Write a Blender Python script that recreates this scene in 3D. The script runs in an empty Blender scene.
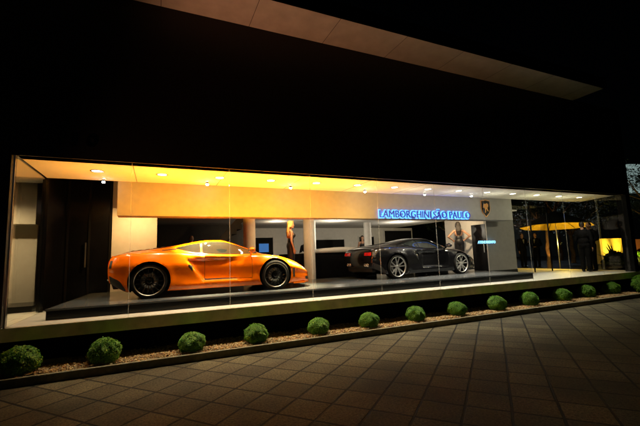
import bpy, bmesh, math, random
from mathutils import Vector, Matrix
random.seed(7)
PI=math.pi
SC=bpy.context.scene; COL=SC.collection
# ------------------------------------------------------------------ materials
def mat(name, col, rough=.6, metal=0., coat=0., var=.12, scale=8., bump=0., bscale=60., emis=None, estr=0., spec=.5, trans=0.):
    m=bpy.data.materials.new(name); m.use_nodes=True; n=m.node_tree; b=n.nodes['Principled BSDF']
    b.inputs['Roughness'].default_value=rough; b.inputs['Metallic'].default_value=metal
    b.inputs['Coat Weight'].default_value=coat; b.inputs['Coat Roughness'].default_value=.03
    b.inputs['Specular IOR Level'].default_value=spec
    tc=n.nodes.new('ShaderNodeTexCoord')
    nz=n.nodes.new('ShaderNodeTexNoise'); nz.inputs['Scale'].default_value=scale; nz.inputs['Detail'].default_value=5
    n.links.new(tc.outputs['Object'],nz.inputs['Vector'])
    r=n.nodes.new('ShaderNodeValToRGB'); r.color_ramp.elements[0].position=.3; r.color_ramp.elements[1].position=.7
    r.color_ramp.elements[0].color=(*[c*(1-var) for c in col],1); r.color_ramp.elements[1].color=(*[min(1,c*(1+var)) for c in col],1)
    n.links.new(nz.outputs['Fac'],r.inputs['Fac']); n.links.new(r.outputs['Color'],b.inputs['Base Color'])
    if bump:
        n2=n.nodes.new('ShaderNodeTexNoise'); n2.inputs['Scale'].default_value=bscale; n2.inputs['Detail'].default_value=4
        n.links.new(tc.outputs['Object'],n2.inputs['Vector'])
        bp=n.nodes.new('ShaderNodeBump'); bp.inputs['Strength'].default_value=bump; bp.inputs['Distance'].default_value=.02
        n.links.new(n2.outputs['Fac'],bp.inputs['Height']); n.links.new(bp.outputs['Normal'],b.inputs['Normal'])
    if emis:
        b.inputs['Emission Color'].default_value=(*emis,1); b.inputs['Emission Strength'].default_value=estr
    if trans: b.inputs['Transmission Weight'].default_value=trans
    return m
def glass_mat(name, ior=1.5, tint=(1,1,1)):
    m=bpy.data.materials.new(name); m.use_nodes=True; n=m.node_tree; n.nodes.clear()
    out=n.nodes.new('ShaderNodeOutputMaterial'); mx=n.nodes.new('ShaderNodeMixShader')
    tr=n.nodes.new('ShaderNodeBsdfTransparent'); tr.inputs[0].default_value=(*tint,1)
    gl=n.nodes.new('ShaderNodeBsdfGlossy'); gl.inputs['Roughness'].default_value=0.
    g=n.nodes.new('ShaderNodeNewGeometry'); mr=n.nodes.new('ShaderNodeMapRange')
    mr.inputs['To Min'].default_value=ior; mr.inputs['To Max'].default_value=1/ior
    n.links.new(g.outputs['Backfacing'],mr.inputs['Value'])
    fr=n.nodes.new('ShaderNodeFresnel'); n.links.new(mr.outputs['Result'],fr.inputs['IOR'])
    nz=n.nodes.new('ShaderNodeTexNoise'); nz.inputs['Scale'].default_value=3.   # faint unevenness of the sheet
    bp=n.nodes.new('ShaderNodeBump'); bp.inputs['Strength'].default_value=.004
    n.links.new(nz.outputs['Fac'],bp.inputs['Height']); n.links.new(bp.outputs['Normal'],gl.inputs['Normal'])
    n.links.new(fr.outputs['Fac'],mx.inputs['Fac']); n.links.new(tr.outputs[0],mx.inputs[1]); n.links.new(gl.outputs[0],mx.inputs[2])
    n.links.new(mx.outputs[0],out.inputs['Surface']); return m
def emit(name,col,s):
    m=bpy.data.materials.new(name); m.use_nodes=True; n=m.node_tree; b=n.nodes['Principled BSDF']
    b.inputs['Base Color'].default_value=(.02,.02,.02,1)
    b.inputs['Emission Color'].default_value=(*col,1); b.inputs['Emission Strength'].default_value=s
    nz=n.nodes.new('ShaderNodeTexNoise'); nz.inputs['Scale'].default_value=4
    r=n.nodes.new('ShaderNodeMapRange'); r.inputs['To Min'].default_value=s*.85; r.inputs['To Max'].default_value=s*1.15
    n.links.new(nz.outputs['Fac'],r.inputs['Value']); n.links.new(r.outputs['Result'],b.inputs['Emission Strength'])
    return m
def island_mat(name, cols, rough=.7, trans=False):
    m=bpy.data.materials.new(name); m.use_nodes=True; n=m.node_tree; b=n.nodes['Principled BSDF']
    g=n.nodes.new('ShaderNodeNewGeometry'); r=n.nodes.new('ShaderNodeValToRGB'); cr=r.color_ramp
    while len(cr.elements)<len(cols): cr.elements.new(.5)
    for i,c in enumerate(cols): cr.elements[i].position=i/(len(cols)-1); cr.elements[i].color=(*c,1)
    n.links.new(g.outputs['Random Per Island'],r.inputs['Fac']); n.links.new(r.outputs['Color'],b.inputs['Base Color'])
    b.inputs['Roughness'].default_value=rough
    if trans:
        b.inputs['Subsurface Weight'].default_value=0
    return m
def panel_mat(name,col,rough,w,h,gap=.012,var=.1,bump=.3,rot=(0,0,0)):
    m=mat(name,col,rough,var=var,scale=3)
    n=m.node_tree; b=n.nodes['Principled BSDF']; tc=n.nodes['Texture Coordinate']
    mp=n.nodes.new('ShaderNodeMapping'); mp.inputs['Rotation'].default_value=rot
    br=n.nodes.new('ShaderNodeTexBrick'); br.offset=0; br.inputs['Scale'].default_value=1
    br.inputs['Brick Width'].default_value=w; br.inputs['Row Height'].default_value=h; br.inputs['Mortar Size'].default_value=gap/2
    br.inputs['Color1'].default_value=(1,1,1,1); br.inputs['Color2'].default_value=(.82,.82,.82,1); br.inputs['Mortar'].default_value=(.15,.15,.15,1)
    n.links.new(tc.outputs['Object'],mp.inputs['Vector']); n.links.new(mp.outputs['Vector'],br.inputs['Vector'])
    mx=n.nodes.new('ShaderNodeMix'); mx.data_type='RGBA'; mx.blend_type='MULTIPLY'; mx.inputs[0].default_value=1
    src=b.inputs['Base Color'].links[0].from_socket
    n.links.new(src,mx.inputs[6]); n.links.new(br.outputs['Color'],mx.inputs[7]); n.links.new(mx.outputs[2],b.inputs['Base Color'])
    return m
def paver_mat():
    m=bpy.data.materials.new('paver_concrete'); m.use_nodes=True; n=m.node_tree; b=n.nodes['Principled BSDF']; L=n.links.new
    b.inputs['Specular IOR Level'].default_value=.35
    tc=n.nodes.new('ShaderNodeTexCoord'); mp=n.nodes.new('ShaderNodeMapping'); mp.vector_type='POINT'
    # paver rows run 40.5 degrees from the facade; lines fitted from the photograph
    a=math.radians(-40.5); mp.inputs['Rotation'].default_value=(0,0,a)
    mp.inputs['Location'].default_value=(-3.49*1.0+.455*8,-.115+.455*8,0)
    L(tc.outputs['Object'],mp.inputs['Vector'])
    nzw=n.nodes.new('ShaderNodeTexNoise'); nzw.inputs['Scale'].default_value=1.3; nzw.inputs['Detail'].default_value=3
    L(mp.outputs['Vector'],nzw.inputs['Vector'])
    sub=n.nodes.new('ShaderNodeVectorMath'); sub.operation='SUBTRACT'; sub.inputs[1].default_value=(.5,.5,.5); L(nzw.outputs['Color'],sub.inputs[0])
    scl=n.nodes.new('ShaderNodeVectorMath'); scl.operation='SCALE'; scl.inputs['Scale'].default_value=.03; L(sub.outputs[0],scl.inputs[0])
    add=n.nodes.new('ShaderNodeVectorMath'); L(mp.outputs['Vector'],add.inputs[0]); L(scl.outputs[0],add.inputs[1])
    br=n.nodes.new('ShaderNodeTexBrick'); br.offset=0; br.squash=1
    br.inputs['Scale'].default_value=1; br.inputs['Brick Width'].default_value=.435; br.inputs['Row Height'].default_value=.435
    br.inputs['Mortar Size'].default_value=.016; br.inputs['Mortar Smooth'].default_value=.35; br.inputs['Bias'].default_value=0
    br.inputs['Color1'].default_value=(.100,.088,.048,1); br.inputs['Color2'].default_value=(.054,.048,.027,1); br.inputs['Mortar'].default_value=(.003,.003,.002,1)
    L(add.outputs[0],br.inputs['Vector'])
    g=n.nodes.new('ShaderNodeTexNoise'); g.inputs['Scale'].default_value=38; g.inputs['Detail'].default_value=7; g.inputs['Roughness'].default_value=.95
    L(tc.outputs['Object'],g.inputs['Vector'])
    gr=n.nodes.new('ShaderNodeMapRange'); gr.inputs['From Min'].default_value=.40; gr.inputs['From Max'].default_value=.62; gr.inputs['To Min'].default_value=.05; gr.inputs['To Max'].default_value=2.8; L(g.outputs['Fac'],gr.inputs['Value'])
    st=n.nodes.new('ShaderNodeTexNoise'); st.inputs['Scale'].default_value=.9; st.inputs['Detail'].default_value=7; L(tc.outputs['Object'],st.inputs['Vector'])
    sr=n.nodes.new('ShaderNodeMapRange'); sr.inputs['From Min'].default_value=.3; sr.inputs['From Max'].default_value=.7; sr.inputs['To Min'].default_value=.45; sr.inputs['To Max'].default_value=1.4; L(st.outputs['Fac'],sr.inputs['Value'])
    mu=n.nodes.new('ShaderNodeMath'); mu.operation='MULTIPLY'; L(gr.outputs[0],mu.inputs[0]); L(sr.outputs[0],mu.inputs[1])
    vm=n.nodes.new('ShaderNodeVectorMath'); vm.operation='SCALE'; L(br.outputs['Color'],vm.inputs[0]); L(mu.outputs[0],vm.inputs['Scale'])
    L(vm.outputs[0],b.inputs['Base Color'])
    inv=n.nodes.new('ShaderNodeMath'); inv.operation='SUBTRACT'; inv.inputs[0].default_value=1; L(br.outputs['Fac'],inv.inputs[1])
    ad=n.nodes.new('ShaderNodeMath'); ad.operation='MULTIPLY_ADD'; ad.inputs[1].default_value=.35; L(g.outputs['Fac'],ad.inputs[0]); L(inv.outputs[0],ad.inputs[2])
    bp=n.nodes.new('ShaderNodeBump'); bp.inputs['Strength'].default_value=1.; bp.inputs['Distance'].default_value=.035; L(ad.outputs[0],bp.inputs['Height']); L(bp.outputs['Normal'],b.inputs['Normal'])
    b.inputs['Roughness'].default_value=.75
    return m
M={}
M['black_clad']=panel_mat('black_cladding',(.007,.007,.008),.55,1.6,.75,.006)
M['black']=mat('black_gloss',(.004,.004,.005),.22,var=.2,spec=.3)
M['black_matte']=mat('black_matte',(.006,.006,.0065),.85,bump=.1,spec=.15)
M['white']=mat('white_plaster',(.62,.60,.57),.75,var=.05,bump=.04)
M['cream']=mat('cream_plaster',(.66,.58,.42),.75,var=.05,bump=.04)
M['ceil']=mat('ceiling_plaster',(.72,.70,.66),.8,var=.03)
M['wallgrey']=mat('grey_plaster',(.29,.28,.275),.8,var=.06,bump=.03)
M['darkgrey']=mat('unlit_void_grey',(.055,.052,.05),.8,var=.1)  # dark tone puts the shade of the stair void into the colour
M['concrete']=mat('ledge_concrete',(.74,.72,.55),.85,var=.18,scale=5,bump=.25)
M['floor']=mat('floor_grey',(.46,.47,.43),.55,var=.08,scale=3)
M['deck']=mat('podium_deck',(.085,.092,.10),.16,var=.06,scale=2)
M['glass']=glass_mat('clear_glass')
def seal_mat():
    m=bpy.data.materials.new('silicone_seal'); m.use_nodes=True; n=m.node_tree; n.nodes.clear()
    out=n.nodes.new('ShaderNodeOutputMaterial'); a=n.nodes.new('ShaderNodeBsdfTranslucent'); b=n.nodes.new('ShaderNodeBsdfDiffuse'); t=n.nodes.new('ShaderNodeBsdfTransparent')
    nz=n.nodes.new('ShaderNodeTexNoise'); nz.inputs['Scale'].default_value=20; r=n.nodes.new('ShaderNodeValToRGB'); r.color_ramp.elements[0].color=(.7,.7,.62,1); r.color_ramp.elements[1].color=(.95,.95,.88,1)
    n.links.new(nz.outputs['Fac'],r.inputs['Fac']); n.links.new(r.outputs[0],a.inputs[0]); n.links.new(r.outputs[0],b.inputs[0])
    m1=n.nodes.new('ShaderNodeMixShader'); m1.inputs[0].default_value=.4; m2=n.nodes.new('ShaderNodeMixShader'); m2.inputs[0].default_value=.78
    n.links.new(a.outputs[0],m1.inputs[1]); n.links.new(b.outputs[0],m1.inputs[2]); n.links.new(m1.outputs[0],m2.inputs[1]); n.links.new(t.outputs[0],m2.inputs[2]); n.links.new(m2.outputs[0],out.inputs[0]); return m
M['seal']=seal_mat()
M['soffit']=panel_mat('soffit_panels',(.80,.78,.74),.6,1.656,5.,.012,rot=(0,0,0))
M['lamp']=emit('lamp_disc',(1,.93,.75),9.)
M['spotlens']=emit('spot_lens',(1,.95,.85),60.)
M['metal']=mat('brushed_metal',(.45,.45,.44),.35,metal=1.)
M['kerb']=mat('kerb_stone',(.26,.24,.16),.85,var=.25,scale=12,bump=.3)
M['soil']=mat('bed_soil',(.26,.18,.09),.95,var=.4,scale=30,bump=.5)
M['gravel']=island_mat('gravel_stone',[(.62,.34,.12),(.72,.54,.22),(.30,.10,.06),(.82,.70,.40),(.26,.17,.10),(.70,.42,.15),(.6,.52,.32)],.7)
M['leaf']=island_mat('shrub_leaf',[(.05,.19,.008),(.14,.40,.015),(.09,.30,.010),(.34,.60,.03)],.55)
M['darkleaf']=island_mat('tree_leaf',[(.012,.022,.008),(.03,.05,.014),(.02,.035,.01),(.045,.06,.02)],.6)
M['bark']=mat('bark',(.16,.10,.06),.9,var=.4,scale=14,bump=.6,bscale=25)
M['skin']=mat('skin',(.50,.27,.17),.5,var=.05)
M['dress']=mat('black_dress',(.008,.008,.01),.5)
M['suit']=mat('dark_suit',(.005,.005,.006),.9,var=.2,spec=.1)
M['shirt']=mat('white_shirt',(.5,.5,.5),.8)
M['blonde']=mat('blonde_hair',(.66,.40,.12),.45,var=.35,scale=40,bump=.5,bscale=80)
M['darkhair']=mat('dark_hair',(.015,.009,.006),.45,var=.4,scale=40,bump=.5,bscale=80)
M['shoe']=mat('shoe_leather',(.01,.01,.01),.2)
# ------------------------------------------------------------------ object helpers
def link(name,me,m=None,parent=None,smooth=False):
    o=bpy.data.objects.new(name,me); COL.objects.link(o)
    if m is not None:
        for x in (m if isinstance(m,(list,tuple)) else [m]): me.materials.append(x)
    if smooth:
        for p in me.polygons: p.use_smooth=True
    if parent is not None: o.parent=parent
    return o
def pyd(name,v,f,m=None,parent=None,smooth=False):
    me=bpy.data.meshes.new(name); me.from_pydata([tuple(x) for x in v],[],f); me.update()
    return link(name,me,m,parent,smooth)
def tag(o,label,cat,group=None,kind=None):
    o['label']=label
    if cat: o['category']=cat
    if group: o['group']=group
    if kind: o['kind']=kind
    return o
def struct(o): o['kind']='structure'; return o
def empty(name,loc,rz,label,cat,group=None):
    o=bpy.data.objects.new(name,None); COL.objects.link(o); o.location=loc; o.rotation_euler=(0,0,rz); o.empty_display_size=.1
    return tag(o,label,cat,group)
def copy_tree(o,parent=None):
    c=o.copy(); COL.objects.link(c)
    if parent is not None: c.parent=parent
    for ch in list(o.children): copy_tree(ch,c)
    return c
def bm_obj(name,bm,m,parent=None,smooth=False,bevel=0,seg=2):
    if bevel: bmesh.ops.bevel(bm,geom=list(bm.edges),offset=bevel,segments=seg,affect='EDGES',clamp_overlap=True)
    me=bpy.data.meshes.new(name); bm.to_mesh(me); bm.free()
    return link(name,me,m,parent,smooth)
def box(bm,x0,x1,y0,y1,z0,z1):
    vs=[bm.verts.new((x,y,z)) for z in (z0,z1) for x,y in ((x0,y0),(x1,y0),(x1,y1),(x0,y1))]
    for f in ((0,3,2,1),(4,5,6,7),(0,1,5,4),(1,2,6,5),(2,3,7,6),(3,0,4,7)): bm.faces.new([vs[i] for i in f])
def boxo(name,x0,x1,y0,y1,z0,z1,m,parent=None,bevel=0):
    bm=bmesh.new(); box(bm,x0,x1,y0,y1,z0,z1); return bm_obj(name,bm,m,parent,bevel=bevel)
def prism(bm,poly,z0,z1):
    a=[bm.verts.new((x,y,z0)) for x,y in poly]; b=[bm.verts.new((x,y,z1)) for x,y in poly]; n=len(poly)
    bm.faces.new(a[::-1]); bm.faces.new(b)
    for i in range(n): bm.faces.new((a[i],a[(i+1)%n],b[(i+1)%n],b[i]))
def lathe(bm,prof,n=32,axis='Z',c=(0,0,0)):
    rings=[]
    for r,h in prof:
        ring=[]
        for i in range(n):
            a=2*PI*i/n; x,y=r*math.cos(a),r*math.sin(a)
            p={'Z':(x,y,h),'Y':(x,h,y),'X':(h,x,y)}[axis]
            ring.append(bm.verts.new((p[0]+c[0],p[1]+c[1],p[2]+c[2])))
        rings.append(ring)
    for a,b in zip(rings,rings[1:]):
        for i in range(n): bm.faces.new((a[i],a[(i+1)%n],b[(i+1)%n],b[i]))
    return rings
def capsule(bm,a,b,ra,rb,n=12):
    a=Vector(a);b=Vector(b);d=b-a; L=d.length or 1e-6; q=d.to_track_quat('Z','Y').to_matrix()
    prof=[(ra*math.cos(t),-ra*math.sin(t)) for t in [PI/2*k/3 for k in (3,2,1,0)]]+[(rb*math.cos(t),L+rb*math.sin(t)) for t in [PI/2*k/3 for k in (0,1,2,3)]]
    rings=[]
    for r,h in prof:
        r=max(r,1e-4); rings.append([bm.verts.new(a+q@Vector((r*math.cos(2*PI*i/n),r*math.sin(2*PI*i/n),h))) for i in range(n)])
    for u,v in zip(rings,rings[1:]):
        for i in range(n): bm.faces.new((u[i],u[(i+1)%n],v[(i+1)%n],v[i]))
    bm.faces.new(rings[0][::-1]); bm.faces.new(rings[-1])
def ellip(bm,c,r,rot=None,n=20):
    mt=Matrix.Translation(c)@(rot.to_4x4() if rot else Matrix())@Matrix.Diagonal((*r,1))
    bmesh.ops.create_uvsphere(bm,u_segments=n,v_segments=n*3//4,radius=1,matrix=mt)
def tube(bm,pts,r,n=8):
    for a,b in zip(pts,pts[1:]): capsule(bm,a,b,r,r,n)
def remesh(name,bm,vox,m,parent=None,smooth_it=2):
    me=bpy.data.meshes.new(name); bm.to_mesh(me); bm.free()
    o=bpy.data.objects.new(name+'_tmp',me); COL.objects.link(o)
    md=o.modifiers.new('r','REMESH'); md.mode='VOXEL'; md.voxel_size=vox
    s=o.modifiers.new('s','SMOOTH'); s.factor=.5; s.iterations=smooth_it
    dg=bpy.context.evaluated_depsgraph_get(); dg.update()
    me2=bpy.data.meshes.new_from_object(o.evaluated_get(dg)); me2.name=name
    bpy.data.objects.remove(o); bpy.data.meshes.remove(me)
    return link(name,me2,m,parent,True)
# ------------------------------------------------------------------ camera (fitted to the photograph)
cam=bpy.data.cameras.new('camera'); co=bpy.data.objects.new('camera',cam); COL.objects.link(co); SC.camera=co
r_=Vector((.91218928,-.40834522,-.03413063)); u_=Vector((-.01633403,-.11946107,.99270451)); f_=Vector((.40944342,.90497692,.11564103))
co.matrix_world=Matrix(((r_.x,u_.x,-f_.x,0),(r_.y,u_.y,-f_.y,0),(r_.z,u_.z,-f_.z,1.6),(0,0,0,1)))
cam.sensor_width=36; cam.lens=362.4033/640*36; cam.clip_end=600; cam.clip_start=.05
# ------------------------------------------------------------------ world: night
w=bpy.data.worlds.new('World'); SC.world=w; w.use_nodes=True; n=w.node_tree
sky=n.nodes.new('ShaderNodeTexSky'); sky.sky_type='NISHITA'; sky.sun_disc=False; sky.sun_elevation=math.radians(8); sky.sun_rotation=math.radians(200)
n.links.new(sky.outputs['Color'],n.nodes['Background'].inputs['Color']); n.nodes['Background'].inputs['Strength'].default_value=.0001
sl=bpy.data.lights.new('moonlight','SUN'); sl.energy=.002; sl.angle=math.radians(.5); sl.color=(1,.97,.9)
so=bpy.data.objects.new('moonlight',sl); COL.objects.link(so); so.rotation_euler=(math.radians(82),0,math.radians(-20))
SC.view_settings.view_transform='Standard'; SC.view_settings.look='None'; SC.view_settings.gamma=1; SC.view_settings.exposure=.18
SC.cycles.use_denoising=True; SC.cycles.max_bounces=10; SC.cycles.transparent_max_bounces=16; SC.cycles.sample_clamp_indirect=6
SC.cycles.caustics_reflective=False; SC.cycles.caustics_refractive=False
def spot(loc,e,col,ang=120,blend=.8,target=None,size=.03):
    l=bpy.data.lights.new('spot_lamp','SPOT'); l.energy=e; l.color=col; l.spot_size=math.radians(ang); l.spot_blend=blend; l.shadow_soft_size=size
    o=bpy.data.objects.new('spot_lamp',l); COL.objects.link(o); o.location=loc
    if target is not None: o.rotation_euler=(Vector(target)-Vector(loc)).to_track_quat('-Z','Y').to_euler()
    return o
def point(loc,e,col,size=.03):
    l=bpy.data.lights.new('point_lamp','POINT'); l.energy=e; l.color=col; l.shadow_soft_size=size
    o=bpy.data.objects.new('point_lamp',l); COL.objects.link(o); o.location=loc; return o
# ------------------------------------------------------------------ setting
FL=.69; PD=.873; CE=3.30; GY=6.88; BK=8.59
struct(pyd('pavement',[(-150,-150,0),(250,-150,0),(250,250,0),(-150,250,0)],[(0,1,2,3)],paver_mat()))
XK0,XK1=-7.,13.75
k=boxo('kerb',XK0,XK1,6.26,6.325,0,.112,M['kerb'],bevel=.006); struct(k)
bm=bmesh.new(); gx=220; gy=10; V=[[bm.verts.new((XK0+(XK1-XK0)*i/gx,6.33+.96*j/gy,.075+.012*random.random()+.02*math.sin(i*.7+j))) for j in range(gy+1)] for i in range(gx+1)]
for i in range(gx):
    for j in range(gy): bm.faces.new((V[i][j],V[i+1][j],V[i+1][j+1],V[i][j+1]))
struct(bm_obj('planting_bed_soil',bm,M['soil'],smooth=True))
# gravel
v=[];f=[]
for i in range(20000):
    x=random.uniform(-3.2,XK1-.05); y=random.triangular(6.34,7.25,6.6); s=random.uniform(.009,.027); z=.092+random.random()*.022
    a=random.random()*PI; q=Matrix.Rotation(a,3,'Z')@Matrix.Rotation(random.uniform(-.5,.5),3,'X'); b=len(v)
    for d in ((1,0,0),(0,.8,0),(-1,0,0),(0,-.8,0),(0,0,.6),(0,0,-.6)):
        p=q@Vector((d[0]*s*random.uniform(.7,1.2),d[1]*s*random.uniform(.7,1.2),d[2]*s)); v.append((x+p.x,y+p.y,z+p.z))
    for t in ((0,1,4),(1,2,4),(2,3,4),(3,0,4),(1,0,5),(2,1,5),(3,2,5),(0,3,5)): f.append(tuple(b+c for c in t))
tag(pyd('gravel',v,f,M['gravel']),'brown and red gravel filling the planting bed behind the kerb','gravel',kind='stuff')
# building shell
bd=empty('showroom_building',(0,0,0),0,'long black box showroom building with raised glass front and deep roof overhang','building')
bm=bmesh.new(); box(bm,-2.2,15.35,GY-.005,17.2,FL-.2,FL); bm_obj('floor_slab',bm,M['concrete'],bd,bevel=.006)
pyd('floor_finish',[(-2.02,GY+.03,FL+.004),(15.3,GY+.03,FL+.004),(15.3,8.95,FL+.004),(-2.02,8.95,FL+.004)],[(0,1,2,3)],M['floor'],bd)
pyd('rear_floor_finish',[(-2.02,8.95,FL+.004),(11.3,8.95,FL+.004),(11.3,17,FL+.004),(-2.02,17,FL+.004)],[(0,1,2,3)],M['black'],bd)
boxo('plinth_wall',-2.15,15.2,7.3,7.5,0,FL-.2,M['black_matte'],bd)
boxo('upper_facade',-9.,14.86,GY,GY+.25,CE,6.33,M['black_clad'],bd)
boxo('left_pillar',-9,-2.06,GY+.002,GY+.25,FL-.2,CE-.003,M['black_clad'],bd)
boxo('right_pillar',14.62,14.86,GY+.01,GY+.3,0.,CE-.003,M['black_matte'],bd)
boxo('upper_side_wall',14.6,14.86,GY+.25,17.,CE+.35,6.33,M['black_clad'],bd)
ro=boxo('roof_overhang',-9,12.28,5.95,GY+.3,6.333,6.6,M['black_clad'],bd)
so_=boxo('soffit',-8.98,12.26,5.97,GY-.002,6.318,6.3315,M['soffit'],bd)
boxo('roof_edge_trim',-9,12.3,5.90,5.948,6.30,6.62,M['black'],bd,bevel=.004)
# ceiling of the display box
bm=bmesh.new(); prism(bm,[(-2.02,GY+.02),(14.33,GY+.02),(14.9,BK),(-2.02,BK)],CE-.0,CE+.04); bm_obj('front_ceiling',bm,M['ceil'],bd)
for i,x in enumerate([-.41+1.6555*k for k in range(9)]):  # shadow gaps between ceiling boards
    boxo('ceiling_gap',x-.004,x+.004,GY+.03,BK-.01,CE-.002,CE+.002,M['black_matte'],bd)
boxo('void_ceiling',-2.02,-.78,BK+.0,10.7,4.2,4.25,M['wallgrey'],bd)
boxo('rear_ceiling',-.77,11.93,9.0,17.,2.95,3.0,M['white'],bd)
boxo('bulkhead',-.77,11.15,BK,9.0,2.57,CE+.0,M['wallgrey'],bd)
boxo('left_pier_wall',-1.04,0.,10.5,10.65,FL,4.2,M['white'],bd)
boxo('rear_wall',-.2,13.2,16.6,16.8,FL,2.95,M['white'],bd)
boxo('void_shade_panel',-.2,3.3,15.,15.1,FL,2.95,M['darkgrey'],bd)  # added dark sheet standing in for the unlit depth of the void
boxo('right_wall_skirting',10.545,11.93,9.185,9.31,FL+.004,FL+.17,M['black'],bd)
boxo('right_wall',10.55,11.93,9.2,9.3,FL+.17,2.95,M['wallgrey'],bd)
boxo('right_return_wall',10.552,10.65,9.3,11.2,FL,2.95,M['white'],bd)
boxo('black_side_wall',-2.1,-2.02,8.75,10.7,FL,4.2,M['black'],bd)
boxo('side_bay_wall',-5.,-2.42,9.9,10.0,FL,4.2,M['cream'],bd)
boxo('side_bay_bulkhead',-5.,-2.38,9.55,9.89,2.47,4.2,M['cream'],bd)
boxo('side_bay_slab',-5.,-2.205,7.3,10.,FL-.2,FL,M['concrete'],bd)
boxo('side_bay_step',-5.,-2.2,8.9,9.85,FL+.001,FL+.12,M['black'],bd)
boxo('side_bay_ceiling',-5,-2.05,7.14,9.19,CE,CE+.05,M['ceil'],bd)
d=boxo('black_doors',-2.02,-1.04,10.55,10.62,FL,4.2,M['black'],bd)
for x in (-1.98,-1.53,-1.08): boxo('frame',x-.02,x+.02,10.52,10.549,FL,4.2,M['black_matte'],d)
boxo('handle',-1.60,-1.575,10.46,10.5,1.5,2.1,M['metal'],d)
# dark door in return wall
dd=boxo('side_door',10.53,10.551,9.24,9.86,FL+.17,2.5,M['black'],bd)
boxo('handle',10.49,10.51,9.30,9.33,1.5,1.8,M['metal'],dd)
# rear openings
for x0,x1,z0,z1 in ((.3,2.6,.9,2.3),(3.6,5.0,1.0,2.5),(7.2,8.8,1.0,2.36),(9.7,10.6,1.0,2.48),(11.3,13.1,1.0,2.8)):
    o=boxo('rear_window',x0,x1,16.55,16.598,z0,z1,M['black_matte'],bd)
    for xa in (x0-.05,x1+.003): boxo('frame',xa,xa+.047,16.54,16.597,z0-.04,z1+.04,M['white'],o)
# stair and dark void behind the left part
st=empty('staircase',(0,0,0),0,'dark staircase rising behind the orange car in the unlit opening','staircase')
bm=bmesh.new()
for i in range(12): box(bm,.55+i*.17,.55+(i+1)*.17+.02,12.2,13.4,FL+.17*i,FL+.17*(i+1))
bm_obj('steps',bm,M['darkgrey'],st)
bm=bmesh.new(); a=[(.5,FL),(.75,FL),(2.75,2.94),(2.45,2.94)]
va=[bm.verts.new((x,12.1,z)) for x,z in a]; vb=[bm.verts.new((x,12.17,z)) for x,z in a]
bm.faces.new(va); bm.faces.new(vb[::-1])
for i in range(4): bm.faces.new((va[i],vb[i],vb[(i+1)%4],va[(i+1)%4]))
bm_obj('stringer',bm,M['darkgrey'],st)
# columns
for x,lab in ((2.52,'round plaster column lit orange behind the orange car'),(4.45,'pale column between the two cars behind the reception desk'),(11.9-1.15,'white column beside the dark side door')):
    if x>10: continue
    c=empty('column',(x,10.75,FL),0,lab,'column','columns carrying the bulkhead')
    bm=bmesh.new(); lathe(bm,[(.18,0),(.18,2.26)],32); bm_obj('shaft',bm,M['white'],c,True)
    bm=bmesh.new(); lathe(bm,[(.23,0.),(.23,.1),(.207,.1)],32); bm_obj('base',bm,M['black'],c)
c=empty('column',(5.6,13.2,FL),0,'slim far column deep inside the room left of the black car','column','columns carrying the bulkhead')
bm=bmesh.new(); lathe(bm,[(.14,0),(.14,2.26)],24); bm_obj('shaft',bm,M['white'],c,True)
c=empty('column',(8.4,13.6,FL),0,'slim far column deep inside the room above the black car roof','column','columns carrying the bulkhead')
bm=bmesh.new(); lathe(bm,[(.16,0),(.16,2.26)],24); bm_obj('shaft',bm,M['white'],c,True)
# podium
pdm=empty('podium',(0,0,0),0,'low black sided display podium with pale top under both cars','podium')
P=[(-1.63,7.36),(10.22,7.38),(10.22,10.45),(-1.42,10.45)]
bm=bmesh.new(); prism(bm,P,FL+.005,PD-.03); bm_obj('base',bm,M['black'],pdm)
bm=bmesh.new(); prism(bm,[(-1.645,7.348),(10.235,7.368),(10.235,10.46),(-1.435,10.46)],PD-.03,PD); bm_obj('deck',bm,M['deck'],pdm,bevel=.004)
# reception desk with a white curved top
rd=empty('reception_desk',(5.2,11.3,FL),0,'black reception desk with curved white top between the two cars','desk')
bm=bmesh.new(); box(bm,-1.5,1.9,-.3,.35,0,.98); bm_obj('body',bm,M['black'],rd,bevel=.02)
v=[];f=[];N=24
for i in range(N+1):
    t=i/N; x=-.75+2.5*t; h=1.0+.16*math.sin(PI*t)**.8; v+=[(x,-.36,.985),(x,-.36,h),(x,.4,h),(x,.4,.985)]
for i in range(N):
    b=i*4
    for q in range(4): f.append((b+q,b+(q+1)%4,b+4+(q+1)%4,b+4+q))
f+=[(0,3,2,1),(N*4,N*4+1,N*4+2,N*4+3)]
pyd('counter_top',v,f,M['white'],rd,True)
# computer monitor
mo=empty('computer_monitor',(3.58,13.,1.4),0,'computer monitor showing a light blue screen behind the orange car','monitor')
boxo('casing',-.2,.2,0,.04,.35,.72,M['black'],mo,bevel=.006); boxo('screen',-.18,.18,-.004,-.001,.38,.69,emit('blue_screen',(.05,.35,1),.35),mo)
bm=bmesh.new(); capsule(bm,(0,.02,.02),(0,.02,.38),.02,.02); box(bm,-.12,.12,-.07,.1,0,.015); bm_obj('stand',bm,M['black'],mo)
tb=empty('desk_table',(3.58,13.,FL),0,'dark table carrying the computer monitor','table')
boxo('tabletop',-.7,.7,-.35,.35,.67,.71,M['black'],tb)
for sx in (-.65,.65):
    for sy in (-.3,.3): boxo('leg',sx-.02,sx+.02,sy-.02,sy+.02,0,.668,M['black'],tb)
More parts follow.
